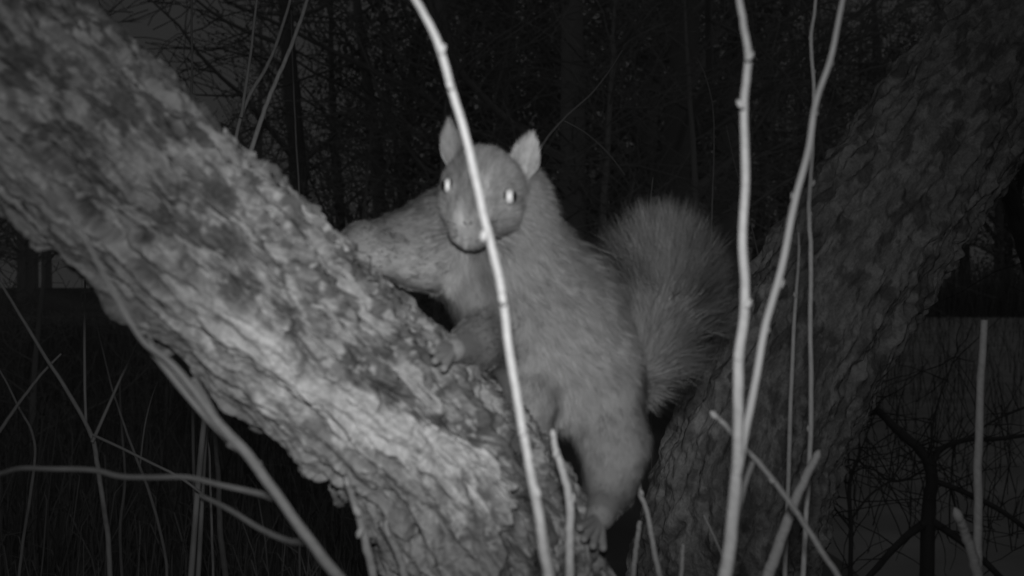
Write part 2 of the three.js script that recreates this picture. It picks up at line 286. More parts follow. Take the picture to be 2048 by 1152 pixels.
// dim saplings behind, on the left
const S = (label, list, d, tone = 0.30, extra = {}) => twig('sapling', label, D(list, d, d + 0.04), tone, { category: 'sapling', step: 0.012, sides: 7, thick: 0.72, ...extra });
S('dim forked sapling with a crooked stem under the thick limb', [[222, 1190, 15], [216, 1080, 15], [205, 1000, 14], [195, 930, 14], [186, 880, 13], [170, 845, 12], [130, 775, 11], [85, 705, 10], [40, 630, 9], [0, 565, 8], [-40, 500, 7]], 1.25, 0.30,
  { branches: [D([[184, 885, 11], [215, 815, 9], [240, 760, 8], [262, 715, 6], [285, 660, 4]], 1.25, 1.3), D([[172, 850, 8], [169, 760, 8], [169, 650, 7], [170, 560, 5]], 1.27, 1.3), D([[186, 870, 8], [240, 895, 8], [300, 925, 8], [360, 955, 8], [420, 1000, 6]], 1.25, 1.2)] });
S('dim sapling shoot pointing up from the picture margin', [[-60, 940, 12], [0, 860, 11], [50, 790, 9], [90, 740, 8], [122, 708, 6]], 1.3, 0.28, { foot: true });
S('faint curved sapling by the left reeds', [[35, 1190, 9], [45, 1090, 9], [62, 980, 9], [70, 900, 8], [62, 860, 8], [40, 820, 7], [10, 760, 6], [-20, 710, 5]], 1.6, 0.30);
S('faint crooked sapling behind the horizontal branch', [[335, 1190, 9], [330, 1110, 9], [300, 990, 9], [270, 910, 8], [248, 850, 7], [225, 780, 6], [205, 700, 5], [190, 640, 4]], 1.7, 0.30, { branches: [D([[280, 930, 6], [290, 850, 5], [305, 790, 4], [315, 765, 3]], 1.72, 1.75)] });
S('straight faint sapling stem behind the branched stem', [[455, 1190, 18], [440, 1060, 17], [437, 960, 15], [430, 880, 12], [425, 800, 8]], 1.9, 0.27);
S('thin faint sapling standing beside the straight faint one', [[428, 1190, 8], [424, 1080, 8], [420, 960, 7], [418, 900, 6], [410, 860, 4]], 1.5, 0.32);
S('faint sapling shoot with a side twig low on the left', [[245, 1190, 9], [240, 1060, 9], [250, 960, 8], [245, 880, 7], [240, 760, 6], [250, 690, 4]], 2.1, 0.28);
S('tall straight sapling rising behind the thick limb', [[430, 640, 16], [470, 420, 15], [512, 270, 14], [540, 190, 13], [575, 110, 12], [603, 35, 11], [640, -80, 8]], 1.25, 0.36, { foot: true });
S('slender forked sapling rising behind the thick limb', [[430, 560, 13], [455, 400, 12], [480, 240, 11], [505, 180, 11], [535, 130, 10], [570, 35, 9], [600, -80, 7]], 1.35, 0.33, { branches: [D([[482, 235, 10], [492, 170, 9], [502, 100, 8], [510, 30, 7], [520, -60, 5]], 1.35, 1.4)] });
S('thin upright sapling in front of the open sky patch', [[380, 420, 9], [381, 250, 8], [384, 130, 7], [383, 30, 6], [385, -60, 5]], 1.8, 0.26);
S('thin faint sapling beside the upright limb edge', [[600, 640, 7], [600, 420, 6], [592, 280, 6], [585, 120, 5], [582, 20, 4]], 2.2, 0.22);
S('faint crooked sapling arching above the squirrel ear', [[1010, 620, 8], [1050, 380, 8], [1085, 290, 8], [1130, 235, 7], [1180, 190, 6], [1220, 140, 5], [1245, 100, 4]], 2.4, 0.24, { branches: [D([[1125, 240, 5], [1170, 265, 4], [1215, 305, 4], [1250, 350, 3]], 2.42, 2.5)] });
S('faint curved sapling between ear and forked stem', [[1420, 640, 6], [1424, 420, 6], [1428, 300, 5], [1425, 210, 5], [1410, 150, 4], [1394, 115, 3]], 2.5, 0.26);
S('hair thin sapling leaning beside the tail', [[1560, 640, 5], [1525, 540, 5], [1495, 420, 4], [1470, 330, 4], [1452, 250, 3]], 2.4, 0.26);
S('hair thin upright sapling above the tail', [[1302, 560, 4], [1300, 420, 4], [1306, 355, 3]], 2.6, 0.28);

// ------------------------------------------------------------------ the squirrel
const J = (px, py, d, r) => ({ p: at(px, py, d), r: r / FOCAL * d });
// bones run from the nose towards the tail and out along the limbs; fur: length in m
const bones = [];
const bone = (a, b, fur, tone, zone) => bones.push({ a, b, fur, tone, zone, d: b.p.clone().sub(a.p).normalize() });
const skull = J(964, 374, 0.768, 65), crown = J(966, 350, 0.775, 46), nape = J(1012, 408, 0.80, 86), muzzle = J(939, 444, 0.740, 31), bridge = J(951, 410, 0.753, 47), chin = J(944, 467, 0.747, 20);
const cheekL = J(917, 420, 0.762, 30), cheekR = J(994, 432, 0.763, 37), padL = J(925, 460, 0.7385, 15), padR = J(952, 462, 0.7385, 16);
bone(muzzle, bridge, 0.0022, 0.34, 'head'); bone(bridge, skull, 0.0042, 0.27, 'head'); bone(skull, nape, 0.0085, 0.24, 'head'); bone(skull, crown, 0.0060, 0.21, 'head');
bone(chin, cheekL, 0.0065, 0.30, 'head'); bone(chin, cheekR, 0.0075, 0.26, 'head'); bone(muzzle, padL, 0.0018, 0.50, 'head'); bone(muzzle, padR, 0.0018, 0.50, 'head');
const chest = J(1010, 508, 0.815, 120), belly = J(1088, 636, 0.826, 150), rump = J(1160, 742, 0.83, 121);
bone(nape, chest, 0.008, 0.27, 'body'); bone(chest, belly, 0.011, 0.275, 'body'); bone(belly, rump, 0.011, 0.27, 'body');
const shL = J(893, 472, 0.81, 72), elL = J(802, 484, 0.797, 47), wrL = J(728, 490, 0.774, 34), haL = J(690, 500, 0.755, 24);
bone(shL, elL, 0.006, 0.23, 'body'); bone(elL, wrL, 0.005, 0.24, 'body'); bone(wrL, haL, 0.003, 0.28, 'body');
const fore = J(846, 534, 0.785, 32); bone(shL, fore, 0.005, 0.28, 'body'); bone(fore, J(752, 517, 0.767, 26), 0.004, 0.40, 'body');
const shR = J(970, 575, 0.80, 66), elR = J(1012, 665, 0.792, 52), wrR = J(952, 690, 0.762, 38), haR = J(908, 700, 0.716, 25);
bone(shR, elR, 0.006, 0.255, 'body'); bone(elR, wrR, 0.005, 0.25, 'body'); bone(wrR, haR, 0.003, 0.27, 'body');
const hipL = J(1085, 758, 0.81, 66), knL = J(1056, 800, 0.79, 50), anL = J(1062, 885, 0.795, 28), ftL = J(1066, 950, 0.80, 23);
bone(hipL, knL, 0.006, 0.27, 'body'); bone(knL, anL, 0.005, 0.26, 'body'); bone(anL, ftL, 0.003, 0.26, 'body');
const hipR = J(1204, 802, 0.812, 82), knR = J(1228, 890, 0.80, 62), anR = J(1222, 972, 0.805, 41), ftR = J(1200, 1032, 0.770, 30);
bone(hipR, knR, 0.006, 0.265, 'body'); bone(knR, anR, 0.005, 0.25, 'body'); bone(anR, ftR, 0.003, 0.25, 'body');
for (const b of bones) if ([shR, elR, shL].includes(b.a)) b.k = 0.022;
// the tail
const tailPts = [[1228, 790, 0.855, 30], [1278, 750, 0.885, 36], [1308, 680, 0.905, 52], [1330, 610, 0.915, 68], [1326, 552, 0.915, 70]].map((q) => J(...q));
bone(rump, tailPts[0], 0.008, 0.26, 'body');
for (let k = 0; k < tailPts.length - 1; k++) bone(tailPts[k], tailPts[k + 1], 0.010, 0.23, 'tail');

const tmp = V();
function capsule(b, p) { const ab = tmp.copy(b.b.p).sub(b.a.p), l2 = ab.lengthSq(), t = clamp(((p.x - b.a.p.x) * ab.x + (p.y - b.a.p.y) * ab.y + (p.z - b.a.p.z) * ab.z) / l2), dx = p.x - b.a.p.x - ab.x * t, dy = p.y - b.a.p.y - ab.y * t, dz = p.z - b.a.p.z - ab.z * t; return Math.sqrt(dx * dx + dy * dy + dz * dz) - lerp(b.a.r, b.b.r, t); }
const smin = (a, b, k) => { const h = Math.max(k - Math.abs(a - b), 0) / k; return Math.min(a, b) - h * h * k * 0.25; };
function field(list, k) { return (p) => { let d = 1; for (const b of list) d = smin(d, capsule(b, p), b.k ?? k); return d; }; }
function meshField(f, c, half, N) {   // marching cubes of a distance field, normals from its gradient
  const mc = new MarchingCubes(N, grey(1), false, false, 400000); mc.isolation = 0;
  const p = V();
  for (let z = 0, q = 0; z < N; z++) for (let y = 0; y < N; y++) for (let x = 0; x < N; x++, q++) { p.set(c.x + (x - N / 2) / (N / 2) * half, c.y + (y - N / 2) / (N / 2) * half, c.z + (z - N / 2) / (N / 2) * half); mc.field[q] = -f(p); }
  mc.update();
  const n = mc.count, pos = new Float32Array(n * 3), nor = new Float32Array(n * 3), g = V(), e = 0.0006;
  for (let i = 0; i < n; i++) {
    p.set(mc.positionArray[i * 3] * half + c.x, mc.positionArray[i * 3 + 1] * half + c.y, mc.positionArray[i * 3 + 2] * half + c.z); pos.set([p.x, p.y, p.z], i * 3);
    const { x, y, z } = p;
    g.x = f(p.set(x + e, y, z)) - f(p.set(x - e, y, z)); g.y = f(p.set(x, y + e, z)) - f(p.set(x, y - e, z)); g.z = f(p.set(x, y, z + e)) - f(p.set(x, y, z - e)); g.normalize(); nor.set([g.x, g.y, g.z], i * 3);
  }
  const geo = new THREE.BufferGeometry(); geo.setAttribute('position', new THREE.BufferAttribute(pos, 3)); geo.setAttribute('normal', new THREE.BufferAttribute(nor, 3));
  return geo;
}
const headBones = bones.filter((b) => b.zone === 'head'), bodyBones = bones.filter((b) => b.zone !== 'head');

const bodyField = field(bodyBones, 0.014), headCore = field(headBones, 0.010);
const onFace = (px, py) => { let d = 0.70; for (let k = 0; k < 60; k++) { const q = headCore(at(px, py, d)); if (q < 0.0001) break; d += q * 0.9; } return Math.min(d, 0.765); };   // depth of the face there
const eyeSpots = [J(895, 371, onFace(899, 371) + 0.0012, 14), J(1019, 393, onFace(1017, 393) + 0.0004, 15)];
const headField = (p) => {   // shallow eye sockets and a mouth line
  let d = headCore(p);
  for (const e of eyeSpots) d = Math.max(d, -(Math.hypot(p.x - e.p.x, p.y - e.p.y, p.z - e.p.z) - e.r * 1.05));
  return d;
};
const digits = (wrist, palm, tips, r) => tips.map((t) => ({ a: { p: palm.p.clone(), r: r * 1.2 }, b: { p: t, r }, d: t.clone().sub(palm.p).normalize(), fur: 0.0012, tone: 0.24, k: 0.0012 }));
const pawR = digits(wrR, haR, [at(874, 684, 0.694), at(866, 702, 0.692), at(870, 722, 0.692), at(888, 737, 0.694)], 0.0021);
const footR = digits(anR, ftR, [at(1160, 1056, 0.742), at(1168, 1078, 0.742), at(1186, 1092, 0.745), at(1206, 1096, 0.75)], 0.0023);
const footL = digits(anL, ftL, [at(1040, 985, 0.79), at(1048, 998, 0.79), at(1060, 1004, 0.792), at(1074, 1004, 0.795)], 0.0022);
const pawL = digits(wrL, haL, [at(664, 488, 0.752), at(660, 502, 0.75), at(664, 516, 0.748), at(672, 526, 0.746)], 0.0021);
function ear(base, tip, width, cup, face) {   // a cupped leaf shape; face: where its hollow looks
  const g = new THREE.SphereGeometry(1, 26, 20), p = g.attributes.position, up = tip.clone().sub(base), h = up.length(); up.normalize();
  const f = face.clone().addScaledVector(up, -face.dot(up)).normalize(), s = up.clone().cross(f);
  for (let i = 0; i < p.count; i++) {
    let x = p.getX(i), y = p.getY(i), z = p.getZ(i); const v = (y + 1) / 2, w = width * (0.55 + 0.58 * sstep(0.15, 0.55, v)) * (v > 0.6 ? 1 - 0.42 * ((v - 0.6) / 0.4) ** 1.5 : 1);
    const r2 = x * x + y * y * 0.9; let zz = z > 0 ? -cup * (1 - r2) * 0.75 + 0.0004 : -cup * (1 - r2) - 0.0010;
    const q = base.clone().addScaledVector(up, v * h).addScaledVector(s, x * w).addScaledVector(f, zz);
    p.setXYZ(i, q.x, q.y, q.z);
  }
  g.deleteAttribute('uv'); g.computeVertexNormals(); return g.toNonIndexed();
}
const earGeos = [ear(at(907, 360, 0.768), at(897, 245, 0.785), 0.0058, 0.006, V(-0.15, 0.1, 1)), ear(at(1033, 384, 0.769), at(1066, 272, 0.785), 0.0076, 0.006, V(0.2, 0.1, 1))];
{
  const root = V(0.03, 0.87, -0.815), sq = thing('squirrel', 'grey bushy tailed squirrel clinging to the thick lichen patched limb', 'squirrel', root);
  const pieces = [meshField(bodyField, at(1085, 680, 0.83), 0.145, 150), meshField(headField, at(962, 405, 0.755), 0.046, 104),
    meshField(field([{ a: wrR, b: haR }, ...pawR], 0.003), at(905, 703, 0.712), 0.027, 72), meshField(field([{ a: anR, b: ftR }, ...footR], 0.003), at(1196, 1032, 0.775), 0.042, 84),
    meshField(field([{ a: anL, b: ftL }, ...footL], 0.003), at(1070, 945, 0.793), 0.030, 60), meshField(field([{ a: wrL, b: haL }, ...pawL], 0.003), at(695, 500, 0.757), 0.022, 56)];
  const zoneOf = ['body', 'head', 'paw', 'paw', 'paw', 'paw'];
  // tones of the coat
  const allBones = [...bones, ...pawR, ...footR, ...footL, ...pawL];
  const coat = (p, zone) => {
    let best = 1e9, w = 0, tone = 0, fur = 0; const flow = V();
    for (const b of zone === 'head' ? headBones : zone === 'ear' ? [] : allBones) { const d = Math.max(0, capsule(b, p)), k = Math.exp(-d / 0.004) + 1e-9; w += k; tone += k * b.tone; fur += k * b.fur; flow.addScaledVector(b.d, k); best = Math.min(best, d); }
    tone /= w; fur /= w;
    tone *= 1 + (zone === 'head' ? 0.30 : 0.18) * fbm(p.x * 75, p.y * 75, p.z * 75, 3); if (zone === 'head') tone *= 1 + 0.28 * noise(p.x * 260, p.y * 80, 3);
    if (zone === 'head') for (const e of eyeSpots) { const d = e.p.distanceTo(p) / e.r; if (d < 1.75) { tone = lerp(tone, 0.33, 0.7 * sstep(1.75, 1.5, d)); fur = Math.min(fur, 0.0018); } }
    return { tone, fur, flow: flow.normalize() };
  };
  for (const [k, g] of pieces.entries()) {
    const p = g.attributes.position, c = new Float32Array(p.count * 3), q = V();
    for (let i = 0; i < p.count; i++) { q.fromBufferAttribute(p, i); const t = coat(q, zoneOf[k] === 'head' ? 'head' : 'body').tone * 0.9; c.set([t, t, t], i * 3); }
    g.setAttribute('color', new THREE.BufferAttribute(c, 3));
  }
  for (const g of earGeos) { const n = g.attributes.position.count, c = new Float32Array(n * 3).fill(0.44); g.setAttribute('color', new THREE.BufferAttribute(c, 3)); }
  const bodyGeo = mergeGeometries([...pieces, ...earGeos]); bodyGeo.translate(-root.x, -root.y, -root.z);
  part('body', bodyGeo, vertexGrey(0.85), sq);

  // fur: thin bent blades lying along the coat's flow
  const furMat = vertexGrey(0.8, { side: THREE.DoubleSide });
  const R = rng(77), gauss = () => (R() + R() + R() - 1.5) * 1.15;
  function furOn(name, sources, count, shape) {
    const tri = [], cum = []; let A = 0; const a = V(), b = V(), c = V();
    for (const { g, zone } of sources) {
      const p = g.attributes.position;
      for (let i = 0; i < p.count; i += 3) { a.fromBufferAttribute(p, i); b.fromBufferAttribute(p, i + 1); c.fromBufferAttribute(p, i + 2); const ar = b.clone().sub(a).cross(c.clone().sub(a)).length() / 2; if (ar < 1e-12) continue; A += ar; tri.push([g, i, zone]); cum.push(A); }
    }
    const P = new Float32Array(count * 15), NN = new Float32Array(count * 15), C = new Float32Array(count * 15), I = []; let made = 0;
    const n = V(), q = V();
    for (let tries = 0; made < count && tries < count * 3; tries++) {
      const r = R() * A; let lo = 0, hi = cum.length - 1; while (lo < hi) { const m = (lo + hi) >> 1; cum[m] < r ? lo = m + 1 : hi = m; }
      const [g, i, zone] = tri[lo], p = g.attributes.position, N = g.attributes.normal; let u = R(), v = R(); if (u + v > 1) { u = 1 - u; v = 1 - v; }
      q.set(0, 0, 0); n.set(0, 0, 0);
      for (const [k, w] of [[0, 1 - u - v], [1, u], [2, v]]) { q.x += w * p.getX(i + k); q.y += w * p.getY(i + k); q.z += w * p.getZ(i + k); n.x += w * N.getX(i + k); n.y += w * N.getY(i + k); n.z += w * N.getZ(i + k); }
      n.normalize();
      if (eyeSpots.some((e) => e.p.distanceTo(q) < e.r * 1.18)) continue;
      const s = shape(q, n, zone); if (!s) continue;
      const dir = s.dir, sideV = dir.clone().cross(n).normalize(), nn = sideV.clone().cross(dir).normalize();
      const bx = q.x - root.x - n.x * 0.0004, by = q.y - root.y - n.y * 0.0004, bz = q.z - root.z - n.z * 0.0004, o = made * 5;
      [[0, -0.5], [0, 0.5], [0.55, -0.36], [0.55, 0.36], [1, 0]].forEach(([t, w], k) => {
        const l = t * s.length, e = -0.22 * t * t * s.length, x = w * s.width, at3 = (o + k) * 3;
        P[at3] = bx + dir.x * l + nn.x * e + sideV.x * x; P[at3 + 1] = by + dir.y * l + nn.y * e + sideV.y * x; P[at3 + 2] = bz + dir.z * l + nn.z * e + sideV.z * x;
        NN[at3] = nn.x; NN[at3 + 1] = nn.y; NN[at3 + 2] = nn.z; C[at3] = C[at3 + 1] = C[at3 + 2] = s.tone;
      });
      I.push(o, o + 1, o + 2, o + 1, o + 3, o + 2, o + 2, o + 3, o + 4); made++;
    }
    const g = new THREE.BufferGeometry(); g.setAttribute('position', new THREE.BufferAttribute(P.slice(0, made * 15), 3)); g.setAttribute('normal', new THREE.BufferAttribute(NN.slice(0, made * 15), 3)); g.setAttribute('color', new THREE.BufferAttribute(C.slice(0, made * 15), 3)); g.setIndex(I);
    part(name, g, furMat, sq).userData.kind = 'stuff';
  }
  const tailDist = (p) => { let best = 1e9, d = null, u = 0; for (let k = 0; k < tailPts.length - 1; k++) { const b = bones.find((o) => o.a === tailPts[k] && o.b === tailPts[k + 1]), q = capsule(b, p); if (q < best) { best = q; d = b.d; u = k; } } return { best, d, u }; };
  furOn('fur', [{ g: pieces[0], zone: 'body' }], 95000, (q, n) => {
    const t = tailDist(q); if (t.best < 0.002 && t.u > 0) return null;
    const { tone, fur, flow } = coat(q, 'body');
    const wob = V(fbm(q.x * 90, q.y * 90, q.z * 90, 2), fbm(q.x * 90 + 9, q.y * 90, q.z * 90, 2), fbm(q.x * 90, q.y * 90 + 9, q.z * 90, 2)).multiplyScalar(0.65);
    const f = flow.clone().add(wob).addScaledVector(n, -flow.dot(n)).normalize(), lift = 0.48 + 0.20 * gauss();
    const dir = f.multiplyScalar(Math.cos(lift)).addScaledVector(n, Math.sin(lift)).add(V(gauss(), gauss(), gauss()).multiplyScalar(0.16)).normalize();
    return { dir, length: fur * (0.75 + 0.5 * R()), width: 0.00040 * (0.7 + 0.6 * R()), tone: clamp(tone * (1 + 0.30 * gauss()), 0.06, 0.6) };
  });
  furOn('face_fur', [{ g: pieces[1], zone: 'head' }], 45000, (q, n) => {
    const { tone, fur, flow } = coat(q, 'head');
    const f = flow.clone().addScaledVector(n, -flow.dot(n)).normalize(), lift = 0.38 + 0.14 * gauss();
    const dir = f.multiplyScalar(Math.cos(lift)).addScaledVector(n, Math.sin(lift)).add(V(gauss(), gauss(), gauss()).multiplyScalar(0.15)).normalize();
    return { dir, length: fur * (0.75 + 0.5 * R()), width: 0.00024 * (0.7 + 0.6 * R()), tone: clamp(tone * (1 + 0.45 * gauss()), 0.05, 0.6) };
  });
  furOn('paw_fur', pieces.slice(2).map((g) => ({ g, zone: 'paw' })), 16000, (q, n) => {
    const { tone, fur, flow } = coat(q, 'body');
    const f = flow.clone().addScaledVector(n, -flow.dot(n)).normalize(), dir = f.multiplyScalar(0.93).addScaledVector(n, 0.3).add(V(gauss(), gauss(), gauss()).multiplyScalar(0.14)).normalize();
    return { dir, length: Math.min(fur, 0.002) * (0.75 + 0.5 * R()), width: 0.00022, tone: clamp(tone * (1 + 0.25 * gauss()), 0.05, 0.6) };
  });
  furOn('ear_fur', earGeos.map((g) => ({ g, zone: 'ear' })), 9000, (q, n) => {
    const dir = V(0, 1, 0).addScaledVector(n, 0.25).add(V(gauss(), gauss(), gauss()).multiplyScalar(0.25)).normalize();
    return { dir, length: 0.0042 * (0.5 + 0.9 * R()), width: 0.00022, tone: clamp((0.38 + 0.22 * fbm(q.x * 190, q.y * 120, 4, 3)) * (1 + 0.3 * gauss()), 0.1, 0.7) };
  });
  furOn('tail_fur', [{ g: pieces[0], zone: 'tail' }], 42000, (q, n) => {
    const t = tailDist(q); if (t.best > 0.0035) return null;
    const wob = V(fbm(q.x * 70, q.y * 70, q.z * 70 + 4, 2), fbm(q.x * 70 + 9, q.y * 70, q.z * 70, 2), fbm(q.x * 70, q.y * 70 + 9, q.z * 70, 2)).multiplyScalar(1.15);
    const f = t.d.clone().add(wob).addScaledVector(n, -t.d.dot(n)).normalize(), lift = 0.85 + 0.32 * gauss();
    const dir = f.multiplyScalar(Math.cos(lift)).addScaledVector(n, Math.sin(lift)).add(V(gauss(), gauss(), gauss()).multiplyScalar(0.2)).normalize();
    return { dir, length: (t.u === 0 ? 0.014 : t.u === 1 ? 0.024 : 0.033) * (0.6 + 0.6 * R()), width: 0.00042 * (0.7 + 0.6 * R()), tone: clamp((0.21 + 0.12 * fbm(q.x * 120, q.y * 120, q.z * 120, 2)) * (1 + 0.35 * gauss()), 0.05, 0.6) };
  });
  // eyes: dark wet ball with the mirror layer that throws the flash back through the pupil
  const ballMat = new THREE.MeshPhysicalMaterial({ color: new THREE.Color().setRGB(0.02, 0.02, 0.02), roughness: 0.12, clearcoat: 1, clearcoatRoughness: 0.05 });
  const mirrorMat = new THREE.MeshStandardMaterial({ color: new THREE.Color().setRGB(0.95, 0.95, 0.95), metalness: 1, roughness: 0.8 });
  eyeSpots.forEach((e, k) => {
    const eye = part('eye', new THREE.SphereGeometry(e.r, 24, 18), ballMat, sq); eye.position.copy(e.p).sub(root);
    const cap = new THREE.SphereGeometry(e.r * 1.03, 24, 12, 0, 2 * Math.PI, 0, 1.05); cap.rotateX(Math.PI / 2); cap.scale(k ? 0.80 : 0.72, 1.10, 1.04);
    const pupil = part('pupil', cap, mirrorMat, eye); pupil.lookAt(V(0, EYE + 0.03, 0));
    
  });
  // nose and whiskers
  const ng = new THREE.SphereGeometry(1, 16, 12); ng.scale(0.0032, 0.0024, 0.0022);
  const nose = part('nose', ng, grey(0.36, 0.7), sq); for (const x of [-0.0017, 0.0017]) { const h = part('nostril', new THREE.SphereGeometry(0.0006, 8, 6), grey(0.08), nose); h.position.set(x, -0.0010, 0.0018); } nose.position.copy(at(936, 443, onFace(936, 443) + 0.0014)).sub(root);
  { const lip = [[921, 474], [930, 481], [939, 476], [949, 482], [960, 476]].map(([x, y]) => at(x, y, onFace(x, y) + 0.0002)); part('mouth', new Mesher().tube(new THREE.CatmullRomCurve3(lip).getPoints(20), () => 0.0003, 6, 0.16).geometry(root), twigMat, sq); }
  for (let k = 0; k < 12; k++) {
    const sg = k < 6 ? -1 : 1, j = k % 6, a = at(sg < 0 ? 922 : 956, 454 + j * 3, onFace(sg < 0 ? 922 : 956, 454 + j * 3) + 0.001), b = a.clone().add(V(sg * (0.024 + 0.004 * R()), 0.005 - j * 0.0042, 0.004 - 0.01 * R())), m = a.clone().lerp(b, 0.5).add(V(0, 0.002, 0.001));
    const pts = new THREE.CatmullRomCurve3([a, m, b]).getPoints(8);
    part('whisker', new Mesher().tube(pts, pts.map((_, i) => 0.00026 * (1 - i / 10)), 5, 0.05).geometry(root), twigMat, sq);
  }
}

// ------------------------------------------------------------------ the wood behind
const woodMat = vertexGrey(0.95);
function makeTree(seed, { H, r0, lean = 0, levels = 3, first = 0.1, density = 1, spread = 1, drop = 0, tone = 0.45, min = 0.0035 }) {
  const R = rng(seed), trunk = new Mesher(), crown = new Mesher();
  function grow(start, dir, len, rad, level) {
    const n = level === 0 ? 14 : level === 1 ? 8 : level === 2 ? 5 : 3, pts = [start.clone()], d = dir.clone(), q = start.clone();
    for (let k = 0; k < n; k++) { d.x += (R() - 0.5) * (level ? 0.62 : 0.10); d.z += (R() - 0.5) * (level ? 0.62 : 0.10); d.y += (R() - 0.5) * 0.5 * (level ? 1 : 0.2) + (level === 1 ? 0.05 : level > 1 ? -0.05 * drop : 0); d.normalize(); q.addScaledVector(d, len / n); pts.push(q.clone()); }
    const rad_ = pts.map((_, k) => Math.max(min * (level > 1 ? 1 : 1.5), rad * (1 - 0.85 * k / n)));
    (level < 2 ? trunk : crown).tube(pts, rad_, [9, 6, 4, 3][level] ?? 3, tone * (0.8 + 0.4 * R()), level === 0);
    if (level >= levels) return;
    const kids = Math.round(density * [18, 8, 6, 4][level] * (0.75 + 0.5 * R()));
    for (let k = 0; k < kids; k++) {
      const f = level === 0 ? lerp(first, 0.98, (k + R()) / kids) : lerp(0.15, 1, (k + R()) / kids), i = Math.min(n - 1, Math.floor(f * n)), p = pts[i].clone().lerp(pts[i + 1], f * n - i), t = pts[i + 1].clone().sub(pts[i]).normalize();
      const az = R() * 2 * Math.PI, o = V(Math.cos(az), 0.1 + 0.5 * R() - 0.4 * drop, Math.sin(az)); o.addScaledVector(t, -o.dot(t) * 0.8).normalize().multiplyScalar(0.9 * spread).addScaledVector(t, 0.55).normalize();
      grow(p, o, len * (level === 0 ? 0.34 * (1.2 - 0.7 * f) : 0.5) * (0.6 + 0.7 * R()), Math.max(min, rad_[i] * (level === 0 ? 0.34 : 0.5)), level + 1);
    }
  }
  grow(V(0, -0.1, 0), V(lean, 1, 0).normalize(), H, r0, 0);
  return { trunk: trunk.geometry(), crown: crown.geometry() };
}
function plant(name, label, category, proto, x, z, turn, scale, group) {
  const t = thing(name, label, category, V(x, groundHeight(x, z), z), group);
  part('trunk', proto.trunk, woodMat, t); part('crown', proto.crown, woodMat, t);
  t.rotation.y = turn; t.scale.setScalar(scale); return t;
}
const kinds = [
  makeTree(21, { H: 9, r0: 0.13, levels: 3, first: 0.06, density: 0.85, spread: 1.2, tone: 0.46, min: 0.007 }),
  makeTree(22, { H: 10, r0: 0.15, lean: 0.03, levels: 3, first: 0.10, density: 0.85, spread: 1.3, drop: 0.6, tone: 0.42, min: 0.007 }),
  makeTree(23, { H: 7, r0: 0.10, lean: -0.08, levels: 3, first: 0.05, density: 0.9, spread: 1.3, drop: 0.3, tone: 0.46, min: 0.006 }),
  makeTree(24, { H: 3.4, r0: 0.04, lean: 0.1, levels: 3, first: 0.03, density: 0.9, spread: 1.2, tone: 0.46, min: 0.0035 }),
];
// spots by direction (the photograph's column) and distance
const woodSpots = [[592, 17, 1, 0.3, 1.0], [760, 20, 0, 3.1, 1.0], [930, 13, 2, 5.0, 1.1], [1030, 16, 1, 2.2, 1.2], [1150, 12, 0, 0.7, 1.1], [1270, 14, 2, 1.9, 1.3], [1350, 11, 1, 3.6, 1.0], [1450, 13, 0, 4.4, 1.1], [-150, 15, 0, 0.2, 1.1], [1620, 60, 1, 0.9, 1.9], [1790, 63, 0, 2.8, 2.0], [1930, 60, 1, 3.3, 1.8], [2060, 64, 2, 1.3, 2.2]];
const where = (px, d) => [(px - 1024) / FOCAL * d, -d];
const treeWords = ['bare bushy tree with low spreading branches', 'tall bare tree with drooping twigs', 'slim bare tree leaning with dense twigs'];
for (const [px, d, k, turn, sc] of woodSpots) {
  const [x, z] = where(px, d), place = d > 50 ? 'across the frozen pond' : 'in the dark wood'; plant('bare_tree', `${treeWords[k]} ${place}`, 'tree', kinds[k], x, z, turn, sc, `bare trees ${place}, ${['spreading', 'drooping', 'leaning'][k]}`);
}
const bushSpots = [[330, 8, 0.4, 0.5], [60, 7, 2.1, 0.5], [520, 9, 4.0, 0.6], [700, 11, 1.1, 0.7], [860, 11, 0.5, 0.9], [1200, 9, 2.4, 1.0], [1420, 9, 3.5, 1.0]];
for (const [px, d, turn, sc] of bushSpots) { const [x, z] = where(px, d); plant('bare_bush', 'low bare bush of fine dark twigs in the undergrowth', 'bush', kinds[3], x, z, turn, sc, 'bare bushes in the undergrowth'); }

